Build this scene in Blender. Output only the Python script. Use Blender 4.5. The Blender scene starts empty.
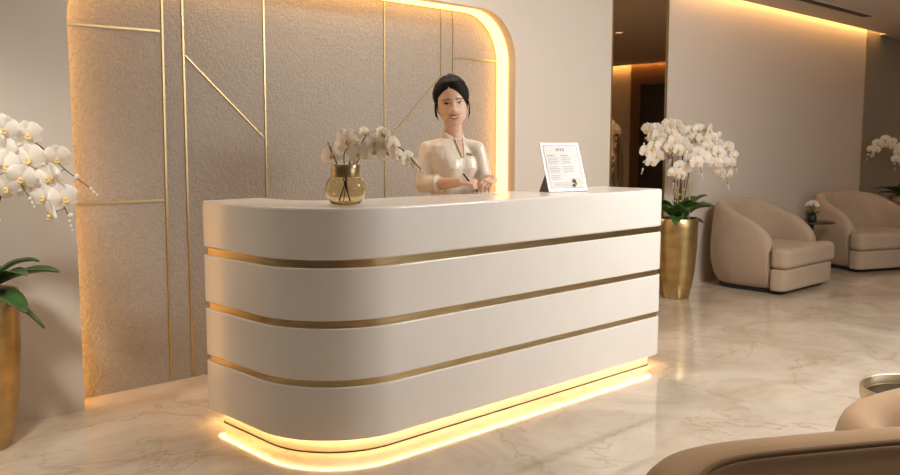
import bpy, bmesh, math, random
from mathutils import Vector, Matrix, noise
random.seed(7)
PI = math.pi
C = bpy.context.scene.collection
scn = bpy.context.scene

# ---------------------------------------------------------------- camera
CAM_H, YAW, PITCH, F = 1.35, math.radians(43.62), math.radians(6.15), 860.0
cam_d = bpy.data.cameras.new('camera')
cam = bpy.data.objects.new('camera', cam_d)
C.objects.link(cam)
cam.location = (0, 0, CAM_H)
cam.rotation_euler = (PI / 2 - PITCH, 0, -YAW)
cam_d.sensor_width = 36.0
cam_d.lens = 36.0 * F / 900.0
cam_d.clip_start = 0.05
scn.camera = cam
scn.view_settings.view_transform = 'Standard'
scn.view_settings.look = 'None'
scn.view_settings.gamma = 1.0
scn.view_settings.use_curve_mapping = False
scn.view_settings.exposure = 0.24

# ---------------------------------------------------------------- world + large lights
w = bpy.data.worlds.new('world')
scn.world = w
w.use_nodes = True
bg = w.node_tree.nodes['Background']
bg.inputs[0].default_value = (0.80, 0.64, 0.48, 1)
bg.inputs[1].default_value = 0.075

def area(name, loc, rot, sx, sy, power, col, spread=180):
    d = bpy.data.lights.new(name, 'AREA')
    d.shape = 'RECTANGLE'; d.size = sx; d.size_y = sy
    d.energy = power; d.color = col; d.spread = math.radians(spread)
    o = bpy.data.objects.new(name, d); C.objects.link(o)
    o.location = loc; o.rotation_euler = rot
    return o
# daylight lamp standing in for an assumed glazed front behind the camera
area('daylight_front', (5.2, -2.6, 1.8), (math.radians(80), 0, 0), 3.4, 2.2, 48, (1.0, 0.95, 0.89))
# ceiling-height area lamps without fixtures: desk key, lounge lamp, added fills
area('ceiling_key_fill', (5.1, 0.9, 2.66), (math.radians(42), 0, 0), 1.3, 0.7, 104, (1.0, 0.975, 0.935))
area('ceiling_key_fill', (3.3, 3.75, 2.74), (0, 0, 0), 1.8, 0.3, 13, (1.0, 0.92, 0.82))  # fill added above the desk back to lift plaster and woman
area('ceiling_key_fill', (8.6, 1.8, 2.74), (0, 0, 0), 1.2, 0.8, 3.5, (1.0, 0.80, 0.60))
area('ceiling_key_fill', (2.3, 0.65, 2.74), (0, 0, 0), 0.7, 0.7, 6.5, (1.0, 0.90, 0.78), 75)  # fill added for the foreground armchairs, narrow spread keeps it off the desk
area('ceiling_key_fill', (0.1, 2.3, 2.70), (math.radians(48), 0, math.radians(-25)), 0.4, 0.4, 5.5, (1.0, 0.95, 0.87), 48)  # added fill aimed at the left orchid to brighten its petals
area('ceiling_key_fill', (0.6, 3.5, 2.74), (0, 0, 0), 0.8, 0.3, 6, (1.0, 0.92, 0.82), 110)  # fill added to lift the left wall

# ---------------------------------------------------------------- materials
def mat(name, col, rough=0.5, metal=0.0, spec=0.5, emit=None, estr=0.0, trans=0.0, ior=1.45, coat=0.0, sheen=0.0):
    m = bpy.data.materials.new(name); m.use_nodes = True
    b = m.node_tree.nodes['Principled BSDF']
    b.inputs['Base Color'].default_value = (*col, 1)
    b.inputs['Roughness'].default_value = rough
    b.inputs['Metallic'].default_value = metal
    b.inputs['Specular IOR Level'].default_value = spec
    b.inputs['IOR'].default_value = ior
    b.inputs['Transmission Weight'].default_value = trans
    b.inputs['Coat Weight'].default_value = coat
    b.inputs['Sheen Weight'].default_value = sheen
    if emit:
        b.inputs['Emission Color'].default_value = (*emit, 1)
        b.inputs['Emission Strength'].default_value = estr
    return m

def nodes(m):
    nt = m.node_tree
    return nt, nt.nodes, nt.links, nt.nodes['Principled BSDF']

def noise_bump(m, scale, strength, dist=0.01, detail=6.0, col2=None, cscale=None, lo=0.4, hi=0.6, stretch=None):
    nt, N, L, b = nodes(m)
    tc = N.new('ShaderNodeTexCoord')
    src = tc.outputs['Object']
    if stretch:
        mp = N.new('ShaderNodeMapping'); mp.inputs['Scale'].default_value = stretch
        L.new(src, mp.inputs[0]); src = mp.outputs[0]
    if strength:
        n = N.new('ShaderNodeTexNoise'); n.inputs['Scale'].default_value = scale
        n.inputs['Detail'].default_value = detail
        L.new(src, n.inputs['Vector'])
        bp = N.new('ShaderNodeBump'); bp.inputs['Strength'].default_value = strength
        bp.inputs['Distance'].default_value = dist
        L.new(n.outputs['Fac'], bp.inputs['Height']); L.new(bp.outputs[0], b.inputs['Normal'])
    if col2:
        n2 = N.new('ShaderNodeTexNoise'); n2.inputs['Scale'].default_value = cscale or scale
        n2.inputs['Detail'].default_value = 5
        L.new(src, n2.inputs['Vector'])
        r = N.new('ShaderNodeValToRGB')
        r.color_ramp.elements[0].position = lo; r.color_ramp.elements[1].position = hi
        r.color_ramp.elements[0].color = b.inputs['Base Color'].default_value[:]
        r.color_ramp.elements[1].color = (*col2, 1)
        L.new(n2.outputs['Fac'], r.inputs[0]); L.new(r.outputs[0], b.inputs['Base Color'])
    return m

M = {}
M['wall'] = noise_bump(mat('wall_paint', (0.67, 0.60, 0.525), 0.55), 300, 0.05, 0.001)
M['ceiling'] = mat('ceiling_paint', (0.60, 0.53, 0.46), 0.8)
M['plaster'] = noise_bump(mat('textured_plaster', (0.325, 0.29, 0.25), 0.75), 75, .9, 0.010, 3,
                          (0.39, 0.35, 0.305), 90, 0.3, 0.7)
M['jamb'] = mat('niche_jamb', (0.70, 0.60, 0.45), 0.5)
M['quartz'] = noise_bump(mat('white_quartz', (0.82, 0.795, 0.755), 0.20, spec=0.5), 3, 0, 0, 2, (0.84, 0.815, 0.775), 3)
M['brass'] = noise_bump(mat('brushed_brass', (0.56, 0.44, 0.25), 0.30, 1.0), 60, 0.15, 0.001, 3,
                        (0.47, 0.36, 0.20), 6, stretch=(1, 1, 12))
M['trim_brass'] = mat('trim_brass', (0.52, 0.40, 0.21), 0.42, 1.0)
M['gold_pot'] = noise_bump(mat('gold_leaf_pot', (0.54, 0.40, 0.19), 0.36, 1.0), 30, 0.25, 0.003, 4,
                           (0.40, 0.28, 0.12), 5, 0.35, 0.7, stretch=(1, 1, 2.5))
M['plinth'] = mat('plinth_white', (0.85, 0.80, 0.70), 0.35)
M['desk_led'] = mat('desk_led', (1, 0.9, 0.7), 0.4, emit=(1.0, 0.61, 0.24), estr=15.0)
M['led'] = mat('led_strip', (1, 0.9, 0.7), 0.4, emit=(1.0, 0.47, 0.09), estr=4.6)
M['cove'] = mat('cove_led', (1, 0.9, 0.7), 0.4, emit=(1.0, 0.54, 0.18), estr=30.0)
M['mirror'] = mat('bronze_mirror', (0.55, 0.41, 0.27), 0.02, 1.0)
M['wood'] = noise_bump(mat('dark_wood', (0.11, 0.055, 0.025), 0.4), 20, 0, 0, 4, (0.19, 0.10, 0.045), 14, 0.3, 0.7, stretch=(6, 6, 0.4))
M['door_wood'] = noise_bump(mat('door_wood', (0.022, 0.012, 0.008), 0.4), 20, 0, 0, 4, (0.040, 0.022, 0.012), 14, stretch=(6, 6, 0.4))
M['veneer'] = noise_bump(mat('grey_veneer', (0.24, 0.21, 0.17), 0.35), 20, 0, 0, 4, (0.30, 0.265, 0.215), 10, 0.3, 0.7, stretch=(8, 8, 0.25))
M['fabric'] = noise_bump(mat('boucle_fabric', (0.44, 0.335, 0.245), 0.95, spec=0.1, sheen=0.15), 260, 0.35, 0.003, 3,
                         (0.455, 0.35, 0.256), 9)
M['fabric_dark'] = noise_bump(mat('tan_fabric', (0.46, 0.315, 0.195), 0.95, spec=0.1, sheen=0.15), 260, 0.3, 0.003, 3,
                              (0.475, 0.326, 0.204), 9)
M['piping'] = mat('piping', (0.20, 0.125, 0.065), 0.85)
M['black'] = mat('black_base', (0.02, 0.018, 0.016), 0.5)
M['dark_top'] = mat('dark_table_top', (0.05, 0.035, 0.025), 0.2)
M['champagne'] = mat('champagne_metal', (0.52, 0.42, 0.29), 0.35, 1.0)
M['leaf'] = noise_bump(mat('leaf_green', (0.03, 0.075, 0.018), 0.35), 30, 0, 0, 3, (0.055, 0.12, 0.028), 6)
M['stem'] = mat('stem', (0.10, 0.075, 0.03), 0.6)
M['stake'] = mat('pale_root', (0.50, 0.40, 0.20), 0.7)
M['moss'] = noise_bump(mat('moss', (0.03, 0.035, 0.015), 0.9), 60, 1.0, 0.02)
def petal_mat():
    m = mat('petal', (0.96, 0.92, 0.86), 0.5)
    b = m.node_tree.nodes['Principled BSDF']
    nt, N, L, b = nodes(m)
    tl = N.new('ShaderNodeBsdfTranslucent'); tl.inputs[0].default_value = (0.97, 0.92, 0.82, 1)
    mx = N.new('ShaderNodeMixShader'); mx.inputs[0].default_value = 0.42
    L.new(b.outputs[0], mx.inputs[1]); L.new(tl.outputs[0], mx.inputs[2])
    L.new(mx.outputs[0], N['Material Output'].inputs['Surface'])
    return m
M['petal'] = petal_mat()
M['lip'] = mat('orchid_lip', (0.78, 0.55, 0.22), 0.5)
M['throat'] = mat('orchid_column', (0.90, 0.80, 0.55), 0.5)
M['glass'] = mat('amber_glass', (0.90, 0.82, 0.62), 0.03, trans=1.0, ior=1.25)
M['water'] = mat('water', (0.85, 0.70, 0.45), 0.0, trans=1.0, ior=1.2)
M['twig'] = mat('dark_twig', (0.045, 0.03, 0.018), 0.7)
M['acrylic'] = mat('white_acrylic', (0.80, 0.79, 0.77), 0.2)
M['paper'] = mat('printed_card', (0.74, 0.74, 0.73), 0.5)
M['ink'] = mat('grey_ink', (0.22, 0.20, 0.18), 0.6)
M['ink_light'] = mat('pale_ink', (0.42, 0.41, 0.39), 0.6)
M['ink_dark'] = mat('dark_ink', (0.05, 0.045, 0.04), 0.6)
M['stand_dark'] = mat('dark_stand', (0.10, 0.085, 0.07), 0.35)
M['skin'] = mat('skin', (0.80, 0.52, 0.38), 0.45)
M['skin'].node_tree.nodes['Principled BSDF'].inputs['Subsurface Weight'].default_value = 0.1
M['skin'].node_tree.nodes['Principled BSDF'].inputs['Subsurface Radius'].default_value = (0.02, 0.008, 0.004)
M['hair'] = noise_bump(mat('black_hair', (0.014, 0.010, 0.008), 0.6, spec=0.2), 60, 0.5, 0.004, 2, stretch=(4, 4, .6))
M['satin'] = noise_bump(mat('ivory_satin', (0.84, 0.76, 0.63), 0.30, sheen=0.3), 16, 0.45, 0.03, 2, stretch=(1, 1, .6))
M['trouser'] = mat('trousers', (0.05, 0.045, 0.04), 0.7)
M['shoe'] = mat('shoe_leather', (0.015, 0.013, 0.012), 0.3)
M['eye_white'] = mat('eye_white', (0.75, 0.70, 0.66), 0.3)
M['iris'] = mat('iris', (0.02, 0.011, 0.008), 0.2)
M['lipstick'] = mat('lips', (0.50, 0.07, 0.06), 0.35)
M['teeth'] = mat('teeth', (0.85, 0.80, 0.74), 0.3)
M['brow'] = mat('brow', (0.05, 0.028, 0.018), 0.8)
M['pen'] = mat('pen', (0.012, 0.012, 0.014), 0.3)
M['light'] = mat('downlight_lens', (1, 1, 1), 0.4, emit=(1.0, 0.85, 0.65), estr=2.0)

def marble():
    m = mat('polished_marble', (0.5, 0.4, 0.3), 0.07, spec=0.5, ior=1.7)
    nt, N, L, b = nodes(m)
    tc = N.new('ShaderNodeTexCoord')
    mp = N.new('ShaderNodeMapping'); mp.inputs['Rotation'].default_value = (0, 0, 0.5)
    mp.inputs['Scale'].default_value = (0.8, .92, 1)
    L.new(tc.outputs['Object'], mp.inputs[0])
    n1 = N.new('ShaderNodeTexNoise'); n1.inputs['Scale'].default_value = 1.6; n1.inputs['Detail'].default_value = 8
    n1.inputs['Distortion'].default_value = 0.9; n1.inputs['Roughness'].default_value = 0.62
    L.new(mp.outputs[0], n1.inputs['Vector'])
    r1 = N.new('ShaderNodeValToRGB')
    r1.color_ramp.elements[0].position = 0.36; r1.color_ramp.elements[1].position = 0.66
    r1.color_ramp.elements[0].color = (0.50, 0.41, 0.31, 1); r1.color_ramp.elements[1].color = (0.72, 0.635, 0.53, 1)
    L.new(n1.outputs['Fac'], r1.inputs[0])
    # thin veins: where distorted noise crosses 0.5
    def vein(scale, width, det, seed):
        n = N.new('ShaderNodeTexNoise'); n.noise_dimensions = '4D'; n.inputs['W'].default_value = seed
        n.inputs['Scale'].default_value = scale; n.inputs['Detail'].default_value = det
        n.inputs['Distortion'].default_value = 0.6; n.inputs['Roughness'].default_value = 0.55
        L.new(mp.outputs[0], n.inputs['Vector'])
        s = N.new('ShaderNodeMath'); s.operation = 'SUBTRACT'; s.inputs[1].default_value = 0.5
        L.new(n.outputs['Fac'], s.inputs[0])
        a = N.new('ShaderNodeMath'); a.operation = 'ABSOLUTE'; L.new(s.outputs[0], a.inputs[0])
        r = N.new('ShaderNodeMapRange'); r.inputs['From Min'].default_value = 0; r.inputs['From Max'].default_value = width
        r.inputs['To Min'].default_value = 1; r.inputs['To Max'].default_value = 0
        L.new(a.outputs[0], r.inputs['Value'])
        return r.outputs[0]
    v1 = vein(0.9, 0.0065, 7, 2.7); v2 = vein(1.9, 0.009, 7, 4.1)
    mk = N.new('ShaderNodeTexNoise'); mk.inputs['Scale'].default_value = 1.1; L.new(mp.outputs[0], mk.inputs['Vector'])
    mkr = N.new('ShaderNodeMapRange'); mkr.inputs['From Min'].default_value = 0.42; mkr.inputs['From Max'].default_value = 0.62
    L.new(mk.outputs['Fac'], mkr.inputs['Value'])
    v2m = N.new('ShaderNodeMath'); v2m.operation = 'MULTIPLY'; L.new(v2, v2m.inputs[0]); L.new(mkr.outputs[0], v2m.inputs[1])
    mx = N.new('ShaderNodeMath'); mx.operation = 'MAXIMUM'; L.new(v1, mx.inputs[0]); L.new(v2m.outputs[0], mx.inputs[1])
    sc = N.new('ShaderNodeMath'); sc.operation = 'MULTIPLY'; sc.inputs[1].default_value = 0.50; L.new(mx.outputs[0], sc.inputs[0])
    mix = N.new('ShaderNodeMix'); mix.data_type = 'RGBA'
    L.new(sc.outputs[0], mix.inputs['Factor']); L.new(r1.outputs[0], mix.inputs['A'])
    mix.inputs['B'].default_value = (0.38, 0.27, 0.16, 1)
    L.new(mix.outputs['Result'], b.inputs['Base Color'])
    return m
M['marble'] = marble()

# ---------------------------------------------------------------- object helpers
def link(name, bm, m, parent=None, smooth=True):
    me = bpy.data.meshes.new(name)
    bmesh.ops.recalc_face_normals(bm, faces=bm.faces[:])
    bm.to_mesh(me); bm.free()
    mats = m if isinstance(m, (list, tuple)) else [m]
    for x in mats: me.materials.append(x)
    if smooth:
        me.polygons.foreach_set('use_smooth', [True] * len(me.polygons))
    o = bpy.data.objects.new(name, me); C.objects.link(o)
    if parent: o.parent = parent
    return o

def auto(o, ang=40):
    me = o.data
    me.set_sharp_from_angle(angle=math.radians(ang))
    return o

def bevel(o, wd, seg=3, ang=35):
    b = o.modifiers.new('b', 'BEVEL'); b.width = wd; b.segments = seg; b.limit_method = 'ANGLE'; b.angle_limit = math.radians(ang)
    b.harden_normals = False
    return o

def sub(o, n=2):
    s = o.modifiers.new('s', 'SUBSURF'); s.levels = n; s.render_levels = n
    return o

def thing(name, label, cat, loc=(0, 0, 0), rz=0.0, group=None):
    o = bpy.data.objects.new(name, None); C.objects.link(o)
    o.empty_display_size = 0.1
    o.location = loc; o.rotation_euler = (0, 0, rz)
    return tag(o, label, cat, group)

def tag(o, label, cat, group=None):
    o['label'] = label; o['category'] = cat
    if group: o['group'] = group
    return o

def struct(o, label=None):
    o['kind'] = 'structure'
    if label: o['label'] = label
    return o

def box(bm, x0, x1, y0, y1, z0, z1):
    vs = [bm.verts.new((x, y, z)) for z in (z0, z1) for x, y in ((x0, y0), (x1, y0), (x1, y1), (x0, y1))]
    for f in ((0, 3, 2, 1), (4, 5, 6, 7), (0, 1, 5, 4), (1, 2, 6, 5), (2, 3, 7, 6), (3, 0, 4, 7)):
        bm.faces.new([vs[i] for i in f])
    return vs

def prism(bm, pts, z0, z1):
    a = [bm.verts.new((p[0], p[1], z0)) for p in pts]; b = [bm.verts.new((p[0], p[1], z1)) for p in pts]
    n = len(pts)
    bm.faces.new(a[::-1]); bm.faces.new(b)
    for i in range(n): bm.faces.new((a[i], a[(i + 1) % n], b[(i + 1) % n], b[i]))

def arc(cx, cy, r, a0, a1, n):
    return [(cx + r * math.cos(math.radians(a0 + (a1 - a0) * i / n)), cy + r * math.sin(math.radians(a0 + (a1 - a0) * i / n))) for i in range(n + 1)]

def lathe(bm, prof, n=48, cap0=True, cap1=True, c=(0, 0, 0)):
    rings = []
    for r, z in prof:
        rings.append([bm.verts.new((c[0] + r * math.cos(2 * PI * i / n), c[1] + r * math.sin(2 * PI * i / n), c[2] + z)) for i in range(n)])
    for a, b in zip(rings, rings[1:]):
        for i in range(n): bm.faces.new((a[i], a[(i + 1) % n], b[(i + 1) % n], b[i]))
    if cap0: bm.faces.new(rings[0][::-1])
    if cap1: bm.faces.new(rings[-1])

def cat(pts, n=6):
    """Catmull-Rom through the points"""
    P = [Vector(p) for p in pts]
    P = [P[0] * 2 - P[1]] + P + [P[-1] * 2 - P[-2]]
    out = []
    for i in range(1, len(P) - 2):
        for k in range(n):
            t = k / n
            a, b, c, d = P[i - 1:i + 3]
            out.append(0.5 * ((2 * b) + (c - a) * t + (2 * a - 5 * b + 4 * c - d) * t * t + (3 * b - a - 3 * c + d) * t ** 3))
    out.append(P[-2])
    return out

def tube(bm, pts, rad, n=8, caps=True):
    P = [Vector(p) for p in pts]
    if not isinstance(rad, (list, tuple)): rad = [rad] * len(P)
    prev = None; rings = []
    for i, p in enumerate(P):
        t = (P[min(i + 1, len(P) - 1)] - P[max(i - 1, 0)]).normalized()
        if prev is None:
            u = t.orthogonal().normalized()
        else:
            u = (prev - t * prev.dot(t)).normalized()
        prev = u; v = t.cross(u)
        rings.append([bm.verts.new(p + (u * math.cos(2 * PI * k / n) + v * math.sin(2 * PI * k / n)) * rad[i]) for k in range(n)])
    for a, b in zip(rings, rings[1:]):
        for k in range(n): bm.faces.new((a[k], a[(k + 1) % n], b[(k + 1) % n], b[k]))
    if caps:
        bm.faces.new(rings[0][::-1]); bm.faces.new(rings[-1])

def ball(bm, c, r, sc=(1, 1, 1), seg=16, rot=None):
    mtx = Matrix.Translation(c) @ (rot or Matrix.Identity(4)) @ Matrix.Diagonal((r * sc[0], r * sc[1], r * sc[2], 1))
    bmesh.ops.create_uvsphere(bm, u_segments=seg, v_segments=max(6, seg // 2), radius=1, matrix=mtx)

def capsule(bm, a, b, ra, rb, n=14):
    a = Vector(a); b = Vector(b)
    k = 5
    tube(bm, [a.lerp(b, i / k) for i in range(k + 1)], [ra + (rb - ra) * i / k for i in range(k + 1)], n)
    ball(bm, a, ra, seg=n); ball(bm, b, rb, seg=n)

# ================================================================ ROOM
WY, NY, CZ = 4.40, 4.594, 2.77           # wall plane, niche back plane, ceiling height
X0, X1 = -2.2, 12.95
# floor
bm = bmesh.new(); box(bm, X0 - .2, X1 + .2, -4.2, 5.0, -0.1, 0)
struct(link('floor', bm, M['marble'], smooth=False))

def niche_outline(x0, x1, ztop, r, n=12):
    # from bottom-left up, over rounded corners, down to bottom-right
    pts = [(x0, 0.0), (x0, ztop - r)]
    pts += arc(x0 + r, ztop - r, r, 180, 90, n)[1:]
    pts += arc(x1 - r, ztop - r, r, 90, 0, n)
    pts += [(x1, 0.0)]
    return pts
NX0, NX1, NZ, NR = 1.606, 4.872, 2.325, 0.36
out = niche_outline(NX0, NX1, NZ, NR)
# north wall with the rounded opening
bm = bmesh.new()
def wall_with_opening(bm, y0, y1, xa, xb, zt):
    up = [(xa, zt)] + [(p[0], zt) for p in out[1:-1]] + [(xb, zt)]
    lo = [(xa, out[1][1])] + out[1:-1] + [(xb, out[-2][1])]
    for y in (y0, y1):
        U = [bm.verts.new((p[0], y, p[1])) for p in up]; L_ = [bm.verts.new((p[0], y, p[1])) for p in lo]
        for i in range(len(up) - 1):
            if (U[i].co - U[i + 1].co).length > 1e-5: bm.faces.new((L_[i], L_[i + 1], U[i + 1], U[i]))
        for x_in, x_out, k0, k1 in ((out[0][0], xa, 1, 0), (out[-1][0], xb, -2, -1)):
            bm.faces.new((L_[k0], L_[k1], bm.verts.new((x_out, y, 0)), bm.verts.new((x_in, y, 0))))
    for p, q in zip(out, out[1:]):
        bm.faces.new([bm.verts.new((r_[0], y, r_[1])) for r_, y in ((p, y0), (q, y0), (q, y1), (p, y1))])
    for x in (xa, xb):
        bm.faces.new([bm.verts.new(v_) for v_ in ((x, y0, 0), (x, y1, 0), (x, y1, zt), (x, y0, zt))])
    bmesh.ops.remove_doubles(bm, verts=bm.verts[:], dist=1e-5)
wall_with_opening(bm, WY, NY + 0.02, X0, 6.075, 3.05)
o = link('wall_north', bm, M['wall'], smooth=False)
struct(o)
# niche back panel
bm = bmesh.new(); box(bm, NX0 - .1, NX1 + .1, NY, NY + 0.1, 0, NZ + .15)
struct(link('wall_niche', bm, M['plaster'], smooth=False))
# LED profile round the inner edge of the niche, against the plaster
def strip_along(outline, y0, y1, t, inset):
    bm = bmesh.new()
    P = [Vector((p[0], 0, p[1])) for p in outline]
    nrm = []
    for i, p in enumerate(P):
        d = (P[min(i + 1, len(P) - 1)] - P[max(i - 1, 0)]).normalized()
        nrm.append(Vector((d.z, 0, -d.x)))
    rows = []
    for p, nn in zip(P, nrm):
        q0 = p + nn * inset; q1 = p + nn * (inset + t)
        rows.append([bm.verts.new((q0.x, y0, q0.z)), bm.verts.new((q1.x, y0, q1.z)), bm.verts.new((q1.x, y1, q1.z)), bm.verts.new((q0.x, y1, q0.z))])
    for a, b in zip(rows, rows[1:]):
        for k in range(4): bm.faces.new((a[k], a[(k + 1) % 4], b[(k + 1) % 4], b[k]))
    bm.faces.new(rows[0]); bm.faces.new(rows[-1][::-1])
    return bm
o = link('led_strip_light', strip_along([(p[0], max(p[1], .01)) for p in out], NY - 0.115, NY - 0.010, 0.010, 0.001), M['led'], smooth=False)
tag(o, 'warm glowing light strip lining the rounded niche behind the desk', 'light strip')
# walls right of the niche
bm = bmesh.new(); box(bm, 6.075, 11.50, WY + 0.06, WY + 0.2, 0, 3.05)
struct(link('wall_mirror_backing', bm, M['wall'], smooth=False))
bm = bmesh.new(); box(bm, 6.935, 11.49, WY, WY + 0.058, 0, 3.05)
struct(link('wall_lounge', bm, M['wall'], smooth=False))
bm = bmesh.new(); box(bm, 11.505, X1, WY, WY + 0.2, 0, 3.05)
struct(link('wall_veneer', bm, M['veneer'], smooth=False))
bm = bmesh.new(); box(bm, 11.49, 11.505, WY - 0.006, WY + 0.05, 0, CZ)
struct(link('trim_1', bm, M['trim_brass'], smooth=False), 'slim brass trim between the lounge wall and the grey veneer')
bm = bmesh.new(); box(bm, 6.075, 6.093, WY - 0.004, WY + 0.058, 0, CZ)
struct(link('trim_2', bm, M['trim_brass'], smooth=False), 'slim brass trim on the left edge of the bronze mirror')
bm = bmesh.new(); box(bm, 6.922, 6.935, WY - 0.004, WY + 0.058, 0, CZ)
struct(link('trim_3', bm, M['trim_brass'], smooth=False), 'slim brass trim on the right edge of the bronze mirror')
bm = bmesh.new(); box(bm, 6.093, 6.922, WY + 0.005, WY + 0.055, 0.005, CZ - .005)
tag(link('wall_mirror', bm, M['mirror'], smooth=False), 'tall dark bronze mirror panel in the wall behind the desk end', 'mirror')
# east wall: plaster part, timber part with a dark door (seen in the mirror)
bm = bmesh.new(); box(bm, X1, X1 + .15, 3.2, 5.0, 0, 3.05); box(bm, X1, X1 + .15, -4.2, -.13, 0, 3.05)
struct(link('wall_east', bm, M['wall'], smooth=False))
bm = bmesh.new(); box(bm, X1 - 0.02, X1 + .15, -.13, 0.06, 0, 3.05); box(bm, X1 - 0.02, X1 + .15, 0.06, 1.06, 2.42, 3.05); box(bm, X1 - 0.02, X1 + .15, 1.06, 3.2, 0, 3.05)
struct(link('wall_timber', bm, M['wood'], smooth=False))
bm = bmesh.new(); box(bm, X1 + 0.02, X1 + .07, 0.08, 1.04, 0.01, 2.40)
d1 = struct(link('door_1', bm, M['door_wood'], smooth=False))
bm = bmesh.new(); tube(bm, [(X1 - .03, .92, .9), (X1 - .03, .92, 1.2)], .012, 10); tube(bm, [(X1 + .03, .92, .95), (X1 - .03, .92, .95)], .008, 8); tube(bm, [(X1 + .03, .92, 1.15), (X1 - .03, .92, 1.15)], .008, 8)
link('door_handle', bm, M['trim_brass'], d1)
# ceiling, with a light slot above the lounge wall
SY = 4.31
bm = bmesh.new()
box(bm, X0 - .2, X1 + .2, -4.2, SY, CZ, CZ + .12)
box(bm, X0 - .2, 6.96, SY, 5.0, CZ, CZ + .12)
box(bm, 11.92, X1 + .2, SY, 5.0, CZ, CZ + .12)
box(bm, 6.90, 12.0, SY - 0.02, WY + .2, CZ + .20, CZ + .26)
struct(link('ceiling', bm, M['ceiling'], smooth=False))
bm = bmesh.new(); box(bm, 7.0, 11.88, SY + .004, SY + .02, CZ + .125, CZ + .16)
tag(link('cove_light', bm, M['cove'], smooth=False), 'warm light strip in the ceiling slot above the lounge wall', 'light strip')
bm = bmesh.new(); box(bm, X1 - .10, X1 - .085, -2.5, 3.0, CZ - .020, CZ - .002)
o = link('cove_light', bm, M['cove'], smooth=False); tag(o, 'warm light strip along the far timber wall top', 'light strip')

bm = bmesh.new(); box(bm, X1 - .13, X1 - .115, -2.5, 3.0, CZ - .030, CZ - .0005)
struct(link('cove_shield', bm, M['ceiling'], smooth=False))  # pelmet added to shield the strip, so only its wall glow shows
# brass inlays on the plaster
def inlay(name_label, a, b, wd=0.010, dp=0.006, y=NY, mt=None):
    a = Vector((a[0], 0, a[1])); b = Vector((b[0], 0, b[1]))
    d = (b - a).normalized(); s = Vector((d.z, 0, -d.x)) * wd / 2
    bm = bmesh.new()
    c = [a - s, a + s, b + s, b - s]
    v0 = [bm.verts.new((p.x, y - dp, p.z)) for p in c]; v1 = [bm.verts.new((p.x, y + .001, p.z)) for p in c]
    bm.faces.new(v0); bm.faces.new(v1[::-1])
    for i in range(4): bm.faces.new((v0[i], v1[i], v1[(i + 1) % 4], v0[(i + 1) % 4]))
    o = link('brass_inlay', bm, mt or M['trim_brass'], smooth=False)
    tag(o, name_label, 'wall trim', 'brass inlays on the plaster panel')
    return o
inlay('left upright of the close pair of brass strips on the plaster', (2.165, 0), (2.190, NZ - .003), .011)
inlay('right upright of the close pair of brass strips on the plaster', (2.300, 0), (2.308, NZ - .003), .011)
inlay('upright brass strip meeting the lower end of the left diagonal', (2.818, 0), (2.830, NZ - .003))
inlay('upright brass strip rising behind the glass vase of flowers', (3.752, 0), (3.764, NZ - .003))
inlay('short upright brass strip ending just above the woman\'s head', (4.288, 1.83), (4.290, NZ - .003))
inlay('rightmost upright brass strip, directly behind the woman', (4.405, 0), (4.405, NZ - .003))
inlay('left diagonal brass strip running down to the right', (2.316, 1.85), (2.812, 1.395), .009)
inlay('right diagonal brass strip running down to the left behind the flowers', (4.283, 1.84), (3.762, 1.355), .010)
inlay('upper horizontal brass strip at the left of the plaster', (NX0 + .02, 1.965), (2.170, 1.972), .012)
inlay('lower horizontal brass strip at the left of the plaster', (NX0 + .02, 1.042), (2.160, 1.042), .012)
inlay('upper horizontal brass strip at the right of the plaster', (4.412, 1.985), (NX1 - .015, 1.985), .011)
inlay('lower horizontal brass strip at the right of the plaster', (4.412, 1.042), (NX1 - .015, 1.042), .011)

# ceiling vent, camera
v = thing('ceiling_vent', 'long narrow slot air vent in the ceiling above the armchairs', 'vent', (8.98, 3.86, CZ))
bm = bmesh.new()
for (x0, x1, y0, y1) in ((-1.15, 1.15, -.07, -.055), (-1.15, 1.15, .055, .07), (-1.15, -1.135, -.055, .055), (1.135, 1.15, -.055, .055)):
    box(bm, x0, x1, y0, y1, -.008, -.0005)
link('vent_frame', bm, M['ceiling'], v, smooth=False)
bm = bmesh.new(); box(bm, -1.135, 1.135, -.055, .055, -.003, -.0005)
link('slot', bm, mat('vent_slot', (0.07, 0.055, 0.04), .8), v, smooth=False)
for yy in (-.014, .014):
    bm = bmesh.new(); box(bm, -1.135, 1.135, yy - .003, yy + .003, -.007, -.003); link('vane', bm, M['piping'], v, smooth=False)
v = thing('ceiling_camera', 'small black dome camera on the ceiling near the veneer wall', 'camera', (11.76, 4.00, CZ))
bm = bmesh.new(); lathe(bm, [(.001, 0), (.085, 0), (.085, -.035), (.070, -.045), (.001, -.045)], 28); link('mount', bm, M['ceiling'], v)
bm = bmesh.new(); lathe(bm, [(.062, -.044), (.060, -.07), (.045, -.095), (.022, -.108), (.001, -.112)], 28); link('dome', bm, M['black'], v)
for i, (x, y, t) in enumerate(((9.25, 2.22, 'recessed round downlight in the ceiling, out over the lounge floor'),)):
    v = thing('downlight', t, 'light', (x, y, CZ))
    bm = bmesh.new(); lathe(bm, [(.045, -.001), (.06, -.006), (.075, -.001)], 28, False, False); link('rim', bm, M['ceiling'], v)
    bm = bmesh.new(); lathe(bm, [(.001, -.002), (.045, -.002)], 28, False, False); link('lens', bm, M['light'], v)

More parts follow.
